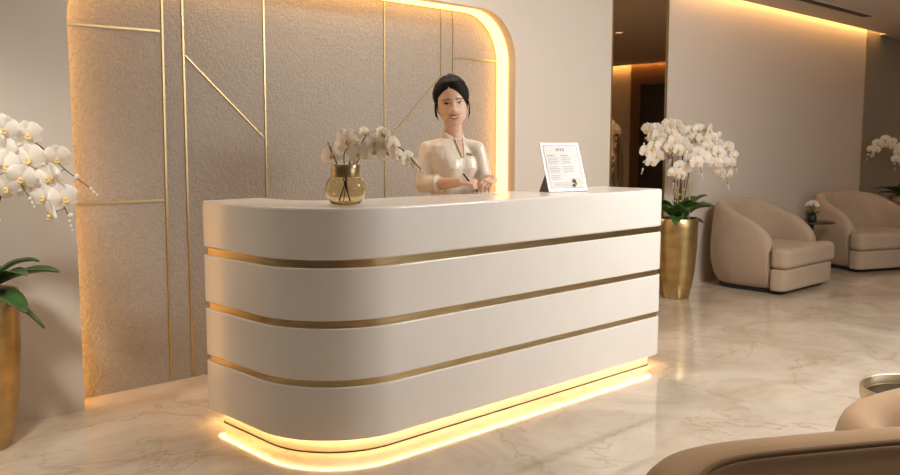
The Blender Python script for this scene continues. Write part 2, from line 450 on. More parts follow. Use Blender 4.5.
# ================================================================ RECEPTION DESK
DX0, DX1, DY0, DYB, DYW, WGX, DZ = 1.965, 4.535, 2.86, 3.36, 3.80, 2.30, 1.085
def desk_outline(s=0.0, n=20):
    """outline inset by s"""
    R = 0.44 - s; r = 0.075 - s * .8; x0, x1, y0 = DX0 + s, DX1 - s, DY0 + s
    yb, yw, wx = DYB - s, DYW - s, WGX - s
    p = []
    p += arc(x0 + .04, yw - .04, .04, 90, 180, 5)
    p += arc(x0 + R, y0 + R, R, 180, 270, n)
    p += arc(x1 - r, y0 + r, max(r, .01), 270, 360, 8)
    p += arc(x1 - .05, yb - .05, .05, 0, 90, 5)
    ri = 0.25
    p += arc(wx + ri, yb + ri, ri, 270, 180, 8)
    p += arc(wx - .05, yw - .05, .05, 0, 90, 5)
    return p
desk = thing('reception_desk', 'long curved white reception desk with three brass bands and a glowing plinth', 'desk', (0, 0, 0))
bands = [(0.31, 0.34), (0.567, 0.60), (0.828, 0.862)]
whites = [(0.072, 0.31), (0.34, 0.567), (0.60, 0.828), (0.862, DZ)]
for z0, z1 in whites:
    bm = bmesh.new(); prism(bm, desk_outline(), z0, z1)
    o = link('panel', bm, M['quartz'], desk); auto(o, 30); bevel(o, .006 if z1 < 1 else .010, 3, 50)
for z0, z1 in bands:
    bm = bmesh.new(); prism(bm, desk_outline(.012), z0 - .003, z1 + .003)
    o = link('brass_band', bm, M['brass'], desk); auto(o, 30); o['label'] = 'recessed brass band'
bm = bmesh.new(); prism(bm, desk_outline(.055), 0.006, 0.078)
o = link('plinth', bm, M['plinth'], desk); auto(o, 30); o['label'] = 'recessed plinth lit warm yellow'
bm = bmesh.new()
oa, ob = desk_outline(.034), desk_outline(.050); nn_ = len(oa)
ra = [[bm.verts.new((p[0], p[1], z)) for p in q] for q, z in ((oa, .0718), (oa, .069), (ob, .069), (ob, .0718))]
for k in range(4):
    for i in range(nn_): bm.faces.new((ra[k][i], ra[k][(i + 1) % nn_], ra[(k + 1) % 4][(i + 1) % nn_], ra[(k + 1) % 4][i]))
o = link('light_strip', bm, M['desk_led'], desk, smooth=False); o['label'] = 'warm light strip under the body edge'
bm = bmesh.new(); prism(bm, desk_outline(.052), 0.0005, 0.006)
o = link('base_strip', bm, M['black'], desk); auto(o, 30)

# ================================================================ TUB ARMCHAIRS
def smooth(t): t = max(0, min(1, t)); return t * t * (3 - 2 * t)
def tub_chair(label, loc, rz, fabric, group, W=1.05, D=0.95, HB=0.80, HF=0.45, E=3.0, pipe=False):
    """faces -Y in local space; origin at floor centre"""
    t = thing('tub_armchair', label, 'armchair', loc, rz, group)
    a, bq = W / 2, D / 2
    TH = 0.135
    # plan centre line of the shell (outer face), parameter along a U from front-left over the back to front-right
    def plan(s, off):
        # s in -1..1 ; superellipse back with straight arms
        ang = s * (PI * 0.5)
        e = 2 / E
        sx = math.copysign(abs(math.sin(ang)) ** e, math.sin(ang)); cy = abs(math.cos(ang)) ** e
        return Vector(((a - off) * sx, (bq - off) * 1.12 * cy - bq * .12, 0))
    path = []
    NS = 44
    for i in range(NS + 1):
        s = -1 + 2 * i / NS
        path.append(s)
    front_y = -bq + 0.17
    bm = bmesh.new(); rings = []; rim = []
    # extra arm stations in front of the half circle
    stations = []
    for k in range(5): stations.append(('L', k / 5))
    for s in path: stations.append(('B', s))
    for k in range(4, -1, -1): stations.append(('R', k / 5))
    def at(st, off):
        kind, v_ = st
        if kind == 'B': return plan(v_, off)
        sg = -1 if kind == 'L' else 1
        y_start = plan(-1, off).y
        return Vector((sg * (a - off), front_y + (y_start - front_y) * v_, 0))
    tot = len(stations)
    for i, st in enumerate(stations):
        q = abs(i / (tot - 1) - .5) * 2            # 0 at back, 1 at fronts
        h = HF + (HB - HF) * (1 - (max(0, q - .03) / .97) ** 2.8) ** .66
        sect = []
        # profile: (offset inwards, z)
        prof = [(.075, .035), (.030, .14), (.004, .28), (.004, .40), (.022, h - .13 if h > .6 else h - .08), (.034, h - .045), (.055, h - .012), (TH * .62, h), (TH * .92, h - .022), (TH * 1.05, h - .07),
                (TH * 1.08, .36), (TH * 1.08, .10), (TH * 1.0, .035)]
        zz = -1
        ring = []
        for off, z in prof:
            p = at(st, off); ring.append(bm.verts.new((p.x, p.y, z)))
        rings.append(ring)
        p = at(st, TH * .93); rim.append(Vector((p.x, p.y, h - .016)))
    for A, B in zip(rings, rings[1:]):
        n = len(A)
        for k in range(n): bm.faces.new((A[k], A[(k + 1) % n], B[(k + 1) % n], B[k]))
    bm.faces.new(rings[0]); bm.faces.new(rings[-1][::-1])
    o = link('shell', bm, fabric, t); sub(o, 1)
    if pipe:
        bm = bmesh.new()
        tube(bm, [Vector((rg.x, rg.y, rg.z)) for rg in rim], .0065, 8)
        link('piping', bm, M['piping'], t)
    # base block (T-shaped front)
    def dplan(off, fr, back):
        p = [(-a + off, fr + .06), (-a + off + .02, fr + .02), (-a + off + .06, fr)]
        p += [(a - off - .06, fr), (a - off - .02, fr + .02), (a - off, fr + .06), (a - off, front_y - .004)]
        xi = a - TH * 1.09
        p += [(xi - .005, front_y - .004), (xi - .005, 0.05)]
        p += [(xi * math.cos(math.radians(d)), .05 + (back - .05) * math.sin(math.radians(d))) for d in range(15, 180, 15)]
        p += [(-xi + .005, .05), (-xi + .005, front_y - .004), (-a + off, front_y - .004)]
        return p
    bk = bq - TH * 1.15
    bm = bmesh.new(); prism(bm, dplan(.012, -bq + .02, bk), .035, .235)
    o = link('base', bm, fabric, t); auto(o, 40); bevel(o, .022, 4, 40)
    bm = bmesh.new(); prism(bm, dplan(-.002, -bq, bk), .238, .42)
    o = link('seat_cushion', bm, fabric, t); auto(o, 40); bevel(o, .045, 6, 40)
    bm = bmesh.new(); prism(bm, [(x * .86, y * .86) for x, y in [(p.x, p.y) for p in [at(st, .03) for st in stations]] + [(a, -bq + .05), (-a, -bq + .05)]], 0.0005, .036)
    link('swivel_base', bm, M['black'], t, smooth=False)
    # seams on both arm fronts
    for sg in (-1, 1):
        bm = bmesh.new()
        pts = [at(('L' if sg < 0 else 'R', 0), off) for off, z in prof]
        loop = [Vector((p.x, front_y - .002, z)) for p, (off, z) in zip(pts, prof)][:7]
        tube(bm, loop, .003, 6)
        link('piping', bm, M['piping'], t)
    return t, at, stations

tub_chair('beige tub armchair nearest the desk, between the gold orchid pot and the small table', (7.91, 3.87, 0), math.radians(0), M['fabric'], 'tub armchairs', D=.92, HB=.83)
tub_chair('beige tub armchair farther right, partly behind the small side table', (9.97, 3.74, 0), math.radians(-22), M['fabric'], 'tub armchairs', W=1.1, HB=.82)
tub_chair('tan tub armchair cut off by the bottom edge, nearest the camera', (1.50, 0.37, 0), math.radians(-30), M['fabric_dark'], 'tub armchairs', W=1.0, D=.96, HB=.775, E=4.5, pipe=True)
tub_chair('tan tub armchair in the bottom right corner, just behind the nearest one', (2.585, 0.545, 0), math.radians(-12), M['fabric_dark'], 'tub armchairs', W=.88, D=.88, HB=.635)

# ================================================================ SIDE TABLES
t = thing('side_table', 'small round side table with dark top between the two far armchairs', 'table', (9.10, 3.96, 0)); t.scale = (1, 1, 1.08)
bm = bmesh.new(); lathe(bm, [(.001, .484), (.235, .484), (.24, .492), (.235, .5), (.001, .5)], 40); link('tabletop', bm, M['dark_top'], t)
bm = bmesh.new(); lathe(bm, [(.03, .012), (.028, .25), (.03, .484)], 24); o = link('column', bm, M['champagne'], t)
bm = bmesh.new(); lathe(bm, [(.001, 0.0005), (.17, 0.0005), (.17, .010), (.04, .018), (.001, .018)], 36); link('foot', bm, M['champagne'], t)

t = thing('side_table', 'round tray table with champagne metal rim behind the nearest armchairs', 'table', (3.20, 0.965, 0))
bm = bmesh.new(); lathe(bm, [(.001, .44), (0.1672, .44), (0.2037, .452), (0.2090, .475), (0.2090, .505), (0.2052, .510), (0.1991, .505), (0.1991, .478), (0.1938, .468), (.001, .468)], 56); link('rim', bm, M['champagne'], t)
bm = bmesh.new(); lathe(bm, [(.001, .469), (0.1930, .469), (0.1930, .474), (.001, .474)], 56); link('tray', bm, M['dark_top'], t)
bm = bmesh.new(); lathe(bm, [(.035, .012), (.03, .22), (.035, .44)], 24); link('column', bm, M['champagne'], t)
bm = bmesh.new(); lathe(bm, [(.001, 0.0005), (.19, 0.0005), (.19, .010), (.05, .02), (.001, .02)], 36); link('foot', bm, M['champagne'], t)
bm = bmesh.new(); lathe(bm, [(.001, 0), (.035, .0), (.048, .02), (.052, .05), (.045, .085), (.028, .10), (.024, .10), (.038, .083), (.001, .08)], 32)
o = link('ceramic_bowl', bm, mat('cream_ceramic', (.80, .74, .66), .35)); o.location = (3.29, 1.00, .4765)
tag(o, 'small rounded cream ceramic pot on the round tray table', 'pot')

# ================================================================ ORCHIDS
def petal_bm(bm, L, W, ang, tilt, cup=0.2, notch=0.0, z0=0.0):
    """petal lying in XZ plane (flower faces -Y), base at origin, pointing at ang"""
    nu, nv = 9, 6
    ca, sa = math.cos(ang), math.sin(ang)
    rows = []
    for i in range(nu + 1):
        u = i / nu
        uu = 2 * u ** 0.85 - 1
        wd = W * .5 * math.sqrt(max(0, 1 - abs(uu) ** 2.3)) + .0012
        row = []
        for j in range(nv + 1):
            v_ = (j / nv - .5) * 2
            lx = u * L - .10 * L * u * v_ * v_
            ly = v_ * wd
            dy = -tilt * lx + cup * W * (v_ * v_) * .5 * (1 if True else 0) - .10 * L * u * u * cup + z0
            row.append(bm.verts.new((lx * ca - ly * sa, dy, lx * sa + ly * ca)))
        rows.append(row)
    for A, B in zip(rows, rows[1:]):
        for k in range(nv): bm.faces.new((A[k], A[k + 1], B[k + 1], B[k]))

def blossom_meshes():
    bm = bmesh.new()
    R_ = .052
    for d in (90, 212, 328): petal_bm(bm, R_ * .98, R_ * .72, math.radians(d), .02, .25, z0=.002)      # sepals
    for d in (12, 168): petal_bm(bm, R_ * 1.05, R_ * 1.35, math.radians(d), .10, .30, z0=-.002)          # broad petals
    o = link('blossom', bm, M['petal'])
    m1 = o.data; bpy.data.objects.remove(o)
    bm = bmesh.new()
    ball(bm, (0, -.012, -.004), .0075, (1, .92, 1), 8)
    for d in (250, 290): petal_bm(bm, .016, .012, math.radians(d), .6, .4, z0=-.010)
    ball(bm, (0, -.016, -.014), .006, (1.4, 1, .8), 8)
    o = link('lip', bm, M['lip']); m2 = o.data; bpy.data.objects.remove(o)
    bm = bmesh.new()
    ball(bm, (0, 0, 0), .011, (1, 1, 1.35), 8)
    o = link('bud', bm, M['petal']); m3 = o.data; bpy.data.objects.remove(o)
    return m1, m2, m3
BL, LIP, BUD = blossom_meshes()
R3 = Vector((0.7239, -0.6899, 0)); F3 = Vector((0.6899, 0.7239, 0)); Z3 = Vector((0, 0, 1))

def put(name, mesh, parent, loc, rot, sc):
    o = bpy.data.objects.new(name, mesh); C.objects.link(o); o.parent = parent
    o.location = loc; o.rotation_euler = rot; o.scale = (sc,) * 3
    return o

def leaf_bm(base, direc, L, W, droop, up=.5):
    bm = bmesh.new(); nu, nv = 10, 4
    d = Vector(direc).normalized(); side = d.cross(Z3).normalized()
    rows = []
    for i in range(nu + 1):
        u = i / nu
        c = Vector(base) + d * (L * u) + Z3 * (L * (up * u - droop * u * u))
        wd = W * .5 * (max(0, math.sin(PI * (u * .92 + .06))) ** .6)
        row = []
        for j in range(nv + 1):
            v_ = (j / nv - .5) * 2
            row.append(bm.verts.new(c + side * (wd * v_) + Z3 * (abs(v_) * wd * .35)))
        rows.append(row)
    for A, B in zip(rows, rows[1:]):
        for k in range(nv): bm.faces.new((A[k], A[k + 1], B[k + 1], B[k]))
    return bm

def orchid(label, loc, stems, seed, leaves, pot_h=.71, rt=.178, rb=.115, fs=1.0, face=None, stakes=0, nmax=98):
    rnd = random.Random(seed)
    t = thing('potted_orchid', label, 'potted plant', loc, 0, 'potted white orchids')
    H = pot_h
    prof = [(.001, 0.0005), (rb * .96, 0.0005), (rb, .01), (rb + (rt - rb) * .42, H * .18), (rb + (rt - rb) * .74, H * .40), (rb + (rt - rb) * .93, H * .65), (rt, H * .88), (rt, H - .004), (rt - .003, H), (rt - .014, H),
            (rt - .018, H - .03), (.001, H - .03)]
    bm = bmesh.new(); lathe(bm, prof, 56, False, False); o = link('pot', bm, M['gold_pot'], t); auto(o, 50); o['label'] = 'tall tapered gold pot'
    bm = bmesh.new(); lathe(bm, [(.001, H - .01), (rt * .6, H - .012), (rt - .017, H - .028)], 30, False, False); link('moss', bm, M['moss'], t)
    for k, (az, L, W, up, dr) in enumerate(leaves):
        dd = R3 * math.cos(az) + F3 * math.sin(az)
        bm = leaf_bm(dd * .03 + Z3 * (H - .02), dd, L, W, dr, up)
        o = link('leaf', bm, M['leaf'], t)
        s = o.modifiers.new('s', 'SOLIDIFY'); s.thickness = .004
    cnt = 0
    for st in stems:
        pts, f0, nf, rr = st       # control points (u, f, z) ; flowers start fraction ; count
        P = cat([R3 * p[0] + F3 * p[1] + Z3 * (p[2]) for p in pts], 8)
        bm = bmesh.new(); n = len(P)
        tube(bm, P, [.0045 * (1 - .6 * i / n) for i in range(n)], 6)
        link('stem', bm, M['stem'], t)
        for k in range(nf):
            fr = f0 + (1 - f0) * (k + .3) / (nf + .8)
            idx = min(n - 2, int(fr * (n - 1)))
            p = P[idx]; tg = (P[idx + 1] - P[idx - 1]).normalized()
            sd = 1 if k % 2 else -1
            side = tg.cross(F3).normalized()
            sz = fs * rr * (1.0 - .25 * max(0, (k / nf) - .6)) * rnd.uniform(.9, 1.1)
            if k >= nf - 1 and nf > 4:
                q = p + side * sd * .012 - Z3 * .008
                put('bud', BUD, t, q, (rnd.random(), rnd.random(), 0), fs); continue
            q = p + side * sd * (.028 * sz) - F3 * rnd.uniform(.012, .045) * sz - Z3 * rnd.uniform(.0, .022)
            yaw_ = -YAW + rnd.uniform(-.75, .75) + (0.35 * sd) + (face or 0)
            ptc = rnd.uniform(-.15, .40)
            if cnt < nmax:
                b_ = put('blossom', BL, t, q, (ptc, rnd.uniform(-.35, .35), yaw_), sz); cnt += 1
                put('lip', LIP, b_, (0, 0, 0), (0, 0, 0), 1.0)
            bm = bmesh.new(); tube(bm, [p, (p + q) / 2 + Z3 * .006, q + F3 * .004], .0018, 5); link('flower_stalk', bm, M['stem'], t)
        # terminal buds
        for k in range(3):
            q = P[-1] + (P[-1] - P[-4]).normalized() * (.016 * k) + Z3 * (-.004 * k)
            put('bud', BUD, t, q, (0, .4, rnd.random() * 3), fs * (.62 - .13 * k))
    for k in range(stakes):
        x = rnd.uniform(-.11, .11); y = rnd.uniform(-.08, .05)
        bm = bmesh.new()
        b0 = R3 * x + F3 * y
        pts = [b0 + Z3 * (H - .02), b0 + R3 * rnd.uniform(-.01, .01) + Z3 * (H + .15), b0 + R3 * rnd.uniform(-.02, .02) + Z3 * (H + rnd.uniform(.26, .40))]
        pp = cat(pts, 5)
        tube(bm, pp, .004, 6)
        for j in range(3, len(pp), 2):
            ball(bm, pp[j] + R3 * rnd.uniform(-.02, .02), rnd.uniform(.006, .012), seg=6)
        link('aerial_root', bm, M['stake'], t)
    return t

H = .71
# right orchid by the desk end : px/m about 118 ; flowers u from -.36 .. +.50, z 0.95..1.50
rs = [
    ([(-.03, 0, H), (-.05, 0, 1.10), (-.10, -.02, 1.38), (-.24, -.05, 1.47), (-.33, -.08, 1.36)], .50, 9, 1.15),
    ([(-.02, .02, H), (-.04, 0, 1.05), (-.12, -.03, 1.27), (-.26, -.07, 1.30), (-.34, -.10, 1.14)], .55, 9, 1.15),
    ([(0, .03, H), (0, .04, 1.15), (-.02, 0, 1.42), (-.10, -.06, 1.50), (-.20, -.10, 1.42)], .58, 8, 1.15),
    ([(.02, .02, H), (.03, .03, 1.12), (.06, 0, 1.40), (.18, -.04, 1.46), (.28, -.08, 1.32)], .55, 9, 1.15),
    ([(.03, .0, H), (.06, 0, 1.10), (.12, 0, 1.38), (.28, 0, 1.42), (.42, -.02, 1.26), (.49, -.03, 1.14)], .48, 10, 1.1),
    ([(.03, -.02, H), (.07, -.03, 1.05), (.12, -.05, 1.26), (.24, -.08, 1.30), (.35, -.10, 1.14), (.40, -.11, 1.00)], .50, 9, 1.1),
    ([(.0, -.03, H), (.0, -.05, 1.02), (.0, -.08, 1.26), (-.07, -.12, 1.36), (-.12, -.16, 1.22)], .55, 8, 1.15),
    ([(.01, -.04, H), (.03, -.06, .98), (.05, -.10, 1.20), (.11, -.14, 1.26), (.15, -.18, 1.10)], .55, 8, 1.15),
    ([(.0, -.03, H), (.01, -.06, .95), (.0, -.10, 1.10), (-.05, -.15, 1.14), (-.09, -.18, 1.02)], .60, 6, 1.05),
]
lv = [(0.2, .28, .14, .95, .55), (2.6, .22, .13, 1.1, .6), (-.9, .25, .15, 1.5, .9), (-2.1, .25, .15, 1.4, .9), (-1.5, .22, .15, 1.5, 1.0), (1.2, .18, .12, 1.6, .6), (3.6, .26, .13, 1.1, .6), (.6, .22, .13, 1.7, .8), (-.4, .28, .14, 1.3, .85), (-2.7, .24, .14, 1.7, 1.0), (-.1, .22, .13, 1.9, .9), (-1.2, .20, .13, 2.0, 1.1), (.35, .24, .11, .30, .45), (-1.9, .2, .12, .9, 1.0)]
orchid('lush white orchid in a tall gold pot beyond the right end of the desk', (6.665, 4.085, 0), rs, 3, lv, rt=.178, stakes=9, fs=1.12)
# left orchid at the left edge : px/m about 229
ls = [
    ([(.0, 0, H), (.04, 0, 1.0), (.06, 0, 1.26), (.14, -.02, 1.42), (.28, -.04, 1.40), (.40, -.05, 1.27), (.50, -.06, 1.18)], .34, 10, 1.25),
    ([(.02, -.02, H), (.10, -.02, .98), (.14, -.03, 1.14), (.22, -.05, 1.28), (.32, -.07, 1.24), (.40, -.08, 1.10), (.42, -.08, 1.03)], .40, 10, 1.25),
    ([(-.02, 0, H), (.0, -.02, 1.05), (.02, -.04, 1.34), (.10, -.06, 1.46), (.20, -.08, 1.43), (.27, -.10, 1.33)], .40, 10, 1.25),
    ([(.0, -.02, H), (.03, -.05, 1.0), (.06, -.08, 1.20), (.14, -.11, 1.30), (.24, -.13, 1.24), (.30, -.14, 1.14)], .45, 9, 1.25),
    ([(-.02, -.02, H), (.02, -.05, .98), (.05, -.10, 1.12), (.12, -.14, 1.18), (.18, -.16, 1.08)], .52, 6, 1.2),
    ([(-.03, 0, H), (-.06, -.05, 1.1), (-.10, -.12, 1.36), (-.20, -.20, 1.42), (-.28, -.26, 1.30)], .48, 9, 1.2),
    ([(-.03, 0, H), (-.05, -.08, 1.0), (-.08, -.14, 1.22), (-.16, -.2, 1.26), (-.22, -.25, 1.10)], .50, 7, 1.2),
]
ll = [(0.05, .34, .14, .75, .45), (-.5, .32, .13, .32, .45), (.25, .24, .08, 1.5, .9), (-1.0, .28, .13, .5, .5), (-2.2, .28, .13, .7, .6), (-.15, .30, .045, .15, .60), (.5, .2, .10, 1.5, .8), (-1.6, .26, .12, .9, .6), (-2.8, .22, .12, 1.1, .7), (-.8, .24, .13, 1.4, .9), (-1.3, .22, .13, 1.7, 1.0), (-.3, .26, .12, 1.1, .7)]
orchid('white orchid in a tall gold pot at the left edge by the wall', (1.062, 4.15, 0), [([(u * 1.12, f, z - max(0, z - 1.0) * .09) for u, f, z in p], a, b, c) for p, a, b, c in ls], 11, ll, rt=.178)
# far right orchid
fs_ = [
    ([(-.02, 0, H), (-.05, 0, 1.05), (-.14, -.01, 1.32), (-.30, -.02, 1.40), (-.46, -.03, 1.28), (-.52, -.04, 1.18)], .40, 11, 1.15),
    ([(0, 0, H), (-.02, -.02, 1.05), (-.05, -.05, 1.22), (-.12, -.08, 1.30), (-.18, -.10, 1.18), (-.19, -.1, 1.06)], .48, 9, 1.15),
    ([(.02, 0, H), (.04, 0, 1.05), (.04, -.03, 1.30), (-.02, -.08, 1.38), (-.06, -.12, 1.26)], .5, 8, 1.15),
    ([(.02, 0, H), (.05, 0, 1.05), (.14, -.03, 1.32), (.26, -.06, 1.34), (.32, -.08, 1.2)], .5, 8, 1.1),
]
orchid('white orchid in a gold pot at the far right edge by the veneer wall', (11.74, 3.93, 0), fs_, 23, lv[:8] + [(3.0, .34, .10, .9, .6), (-2.9, .36, .11, .5, .35)], rt=.178)

# small flower pot on the side table
t = thing('flower_vase', 'tiny vase of white blossoms on the small table between armchairs', 'vase', (8.975, 3.90, .5405))
bm = bmesh.new(); lathe(bm, [(.001, 0), (.035, 0), (.048, .03), (.045, .07), (.034, .085), (.001, .08)], 24); link('vase', bm, M['black'], t)
for k in range(7):
    az = k * .9; dd = R3 * math.cos(az) + F3 * math.sin(az)
    link('leaf', leaf_bm(Z3 * .07 + dd * .01, dd, .085, .035, .3, .8), M['leaf'], t)
rnd = random.Random(5)
for k in range(26):
    th = rnd.uniform(0, 2 * PI); ph = rnd.uniform(0, 1.35)
    q = Vector((.062 * math.sin(ph) * math.cos(th), .062 * math.sin(ph) * math.sin(th), .165 + .05 * math.cos(ph)))
    put('blossom', BL, t, q, (rnd.uniform(-.2, .6), 0, -YAW + rnd.uniform(-1, 1)), .38)
bm = bmesh.new()
for k in range(5): tube(bm, [(0, 0, .07), (.03 * math.cos(k * 1.25), .03 * math.sin(k * 1.25), .17)], .003, 5)
link('stem', bm, M['stem'], t)

# ================================================================ VASE ON THE DESK
VX, VY = 2.285, 3.065
t = thing('glass_vase', 'round amber glass vase with brass collar and white flowers on the desk', 'vase', (VX, VY, DZ + .001))
prof = [(.001, .003), (.045, .000), (.066, .008), (.084, .034), (.091, .065), (.086, .098), (.072, .118), (.060, .127), (.056, .127), (.067, .116), (.081, .096), (.086, .065), (.079, .036), (.062, .012), (.001, .010)]
bm = bmesh.new(); lathe(bm, prof, 56, False, False); link('glass_body', bm, M['glass'], t)
bm = bmesh.new(); lathe(bm, [(.0565, .122), (.061, .122), (.0625, .126), (.0625, .178), (.060, .181), (.0565, .178)], 48, False, False)
bm.faces.ensure_lookup_table()
o = link('collar', bm, M['brass'], t); o['label'] = 'brushed brass collar'
tw = [([(.02, 0, .015), (-.015, .0, .13), (-.045, 0, .20), (-.075, 0, .275)], .0028),
      ([(-.03, .0, .015), (.005, 0, .12), (.02, -.005, .19), (.04, 0, .265)], .0028),
      ([(.015, .01, .015), (.0, 0, .13), (-.005, 0, .22), (.015, 0, .255)], .0026),
      ([(-.01, .0, .015), (.01, 0, .13), (.05, 0, .21), (.08, 0, .285), (.10, 0, .30)], .0026),
      ([(-.03, .0, .02), (.01, 0, .12), (.06, 0, .20), (.15, 0, .27), (.24, 0, .25), (.31, 0, .18), (.335, 0, .155)], .0026)]
for pts, r_ in tw:
    bm = bmesh.new(); P = cat([R3 * p[0] + F3 * p[1] + Z3 * p[2] for p in pts], 6)
    tube(bm, P, r_, 6); link('twig', bm, M['twig'], t)
fl = [(-.065, 0, .208, 1.0, -.1), (.005, -.02, .270, 1.15, .15), (.055, -.03, .215, 1.0, -.1), (.125, -.02, .262, .95, .4), (.125, -.02, .225, 1.0, 0), (.18, -.02, .222, .95, .25), (.205, -.02, .255, .8, .9), (.15, 0, .30, .75, 1.0), (.175, 0, .295, .7, -.8), (.075, 0, .300, .7, .9), (.10, -.01, .285, .6, -1.0), (.225, 0, .205, .7, 1.1), (.265, -.01, .195, .75, .8), (.285, 0, .172, .6, .3)]
for k, (u, f_, z, s_, dy) in enumerate(fl):
    b_ = put('blossom', BL, t, R3 * (u + .006) + F3 * f_ + Z3 * (z + .012), (random.uniform(0, .3), random.uniform(-.4, .4), -YAW + dy), s_)
    put('lip', LIP, b_, (0, 0, 0), (0, 0, 0), 1.0)
for q in ((.30, 0, .165), (.315, 0, .155), (.335, 0, .15)):
    o = put('bud', BUD, t, R3 * q[0] + Z3 * q[2], (0, 0, 0), .7)
    o.data = BUD

# ================================================================ SIGN ON THE DESK
SGN = Vector((3.84, 3.055, DZ + .001))
t = thing('menu_stand', 'tilted white acrylic card stand with printed menu on the desk', 'sign', SGN, math.radians(-14))
lean = math.radians(20)
Sw, Sh = .272, .295
def on_sign(bm, x0, x1, z0, z1, d, th=.001):
    """box on the leaning face: x across, z up the face, d in front"""
    vs = box(bm, x0, x1, -d - th, -d, z0, z1)
    return vs
T = Matrix.Rotation(-lean, 4, 'X')
def leanlink(name, bm, m, sm=False):
    bmesh.ops.transform(bm, matrix=T, verts=bm.verts[:])
    return link(name, bm, m, t, smooth=sm)
bm = bmesh.new(); box(bm, -Sw / 2, Sw / 2, 0, .006, .004, Sh); bevel(leanlink('frame', bm, M['acrylic']), .002, 2)
bm = bmesh.new(); box(bm, -Sw / 2 + .014, Sw / 2 - .014, -.0015, 0, .018, Sh - .014); card = leanlink('card', bm, M['paper'])
bm = bmesh.new()
for z in (.022, Sh - .018):
    box(bm, -Sw / 2 + .018, Sw / 2 - .018, -.0025, -.0015, z, z + .0015)
for x in (-Sw / 2 + .018, Sw / 2 - .0195): box(bm, x, x + .0015, -.0025, -.0015, .022, Sh - .018)
bmesh.ops.transform(bm, matrix=T, verts=bm.verts[:]); link('border', bm, M['ink_light'], card, smooth=False)
rnd = random.Random(2)
bm = bmesh.new()
for cx in (-.062, .032):
    for k in range(13):
        z = Sh - .095 - k * .0105
        if k in (4, 9): continue
        x = cx - .040
        end = cx + rnd.uniform(.015, .036)
        if cx > 0 and k > 9: continue
        while x < end:
            wl = rnd.uniform(.006, .012); box(bm, x, min(x + wl, end), -.0025, -.0015, z, z + .003); x += wl + .003
for k in range(3):
    x = -.09
    while x < .03:
        wl = rnd.uniform(.008, .02); box(bm, x, x + wl, -.0025, -.0015, .034 + k * .009, .0365 + k * .009); x += wl + .003
bmesh.ops.transform(bm, matrix=T, verts=bm.verts[:]); link('text_lines', bm, M['ink_light'], card, smooth=False)
# column headings and the heading squiggle of letters at the top
bm = bmesh.new()
for cx in (-.062, .032):
    x = cx - .040
    for wl in (.012, .018, .010): box(bm, x, x + wl, -.0025, -.0015, Sh - .082, Sh - .078); x += wl + .004
bmesh.ops.transform(bm, matrix=T, verts=bm.verts[:]); link('column_heading', bm, M['ink'], card, smooth=False)
bm = bmesh.new()
def stroke(pts, wd=.0016):
    for a, b in zip(pts, pts[1:]):
        a = Vector((a[0], 0, a[1])); b = Vector((b[0], 0, b[1])); d = (b - a)
        if d.length < 1e-6: continue
        s = Vector((d.z, 0, -d.x)).normalized() * wd
        v_ = [bm.verts.new((q.x, yy, q.z)) for yy in (-.0025, -.0014) for q in (a - s, a + s, b + s, b - s)]
        for f in ((0, 1, 2, 3), (7, 6, 5, 4), (0, 4, 5, 1), (1, 5, 6, 2), (2, 6, 7, 3), (3, 7, 4, 0)): bm.faces.new([v_[i] for i in f])
hz = Sh - .052
stroke([(-.030, hz), (-.030, hz + .016), (-.018, hz), (-.018, hz + .016)])          # N
stroke([(-.008, hz + .016), (-.002, hz), (.004, hz + .016)])                         # v
stroke([(.010, hz + .003), (.017, hz), (.022, hz + .006), (.012, hz + .011), (.015, hz + .016), (.022, hz + .014)])  # S
bmesh.ops.transform(bm, matrix=T, verts=bm.verts[:]); link('heading', bm, M['ink'], card, smooth=False)
# photograph of a dark plum and pale stone in the corner of the card
bm = bmesh.new(); box(bm, .030, .108, -.0025, -.0015, .024, .078)
bmesh.ops.transform(bm, matrix=T, verts=bm.verts[:]); pic = link('picture', bm, mat('picture_tone', (.66, .62, .56), .5), card, smooth=False)
bm = bmesh.new()
for (cx, cz, rx, rz_) in ((.050, .062, .014, .012), (.044, .036, .011, .010), (.060, .048, .006, .010)):
    vs = [bm.verts.new((cx + rx * math.cos(a_ * PI / 8), -.003, cz + rz_ * math.sin(a_ * PI / 8))) for a_ in range(16)]
    bm.faces.new(vs[::-1])
bmesh.ops.transform(bm, matrix=T, verts=bm.verts[:]); link('dark_shape', bm, M['ink_dark'], pic, smooth=False)
# wedge-shaped easel behind
bm = bmesh.new()
ax = math.sin(lean); az = math.cos(lean)
for x0_, x1_ in ((-Sw / 2 + .004, -Sw / 2 + .008), (Sw / 2 - .008, Sw / 2 - .004)):
    tri = [(.012, 0.0), (.105, 0.0), (.105 * .36 + .012, .095)]
    a_ = [bm.verts.new((x0_, y, z)) for y, z in tri]; b_ = [bm.verts.new((x1_, y, z)) for y, z in tri]
    bm.faces.new(a_); bm.faces.new(b_[::-1])
    for i in range(3): bm.faces.new((a_[i], b_[i], b_[(i + 1) % 3], a_[(i + 1) % 3]))
link('easel', bm, M['stand_dark'], t, smooth=False)

# ================================================================ RECEPTIONIST
PO = Vector((3.345, 3.50, 0))
def PP(u, wv, z): return PO + R3 * u - F3 * wv + Z3 * z
person = thing('person', 'smiling woman with black hair in an ivory satin tunic writing behind the desk', 'person', PO)
def plink(name, bm, m, voxel=None, smooth_it=0, parent=None):
    """mesh given in world space -> child of the person"""
    bmesh.ops.translate(bm, verts=bm.verts[:], vec=-PO)
    o = link(name, bm, m, parent or person)
    if voxel:
        r = o.modifiers.new('r', 'REMESH'); r.mode = 'VOXEL'; r.voxel_size = voxel; r.use_smooth_shade = True
        if smooth_it:
            s = o.modifiers.new('sm', 'SMOOTH'); s.factor = .5; s.iterations = smooth_it
    return o
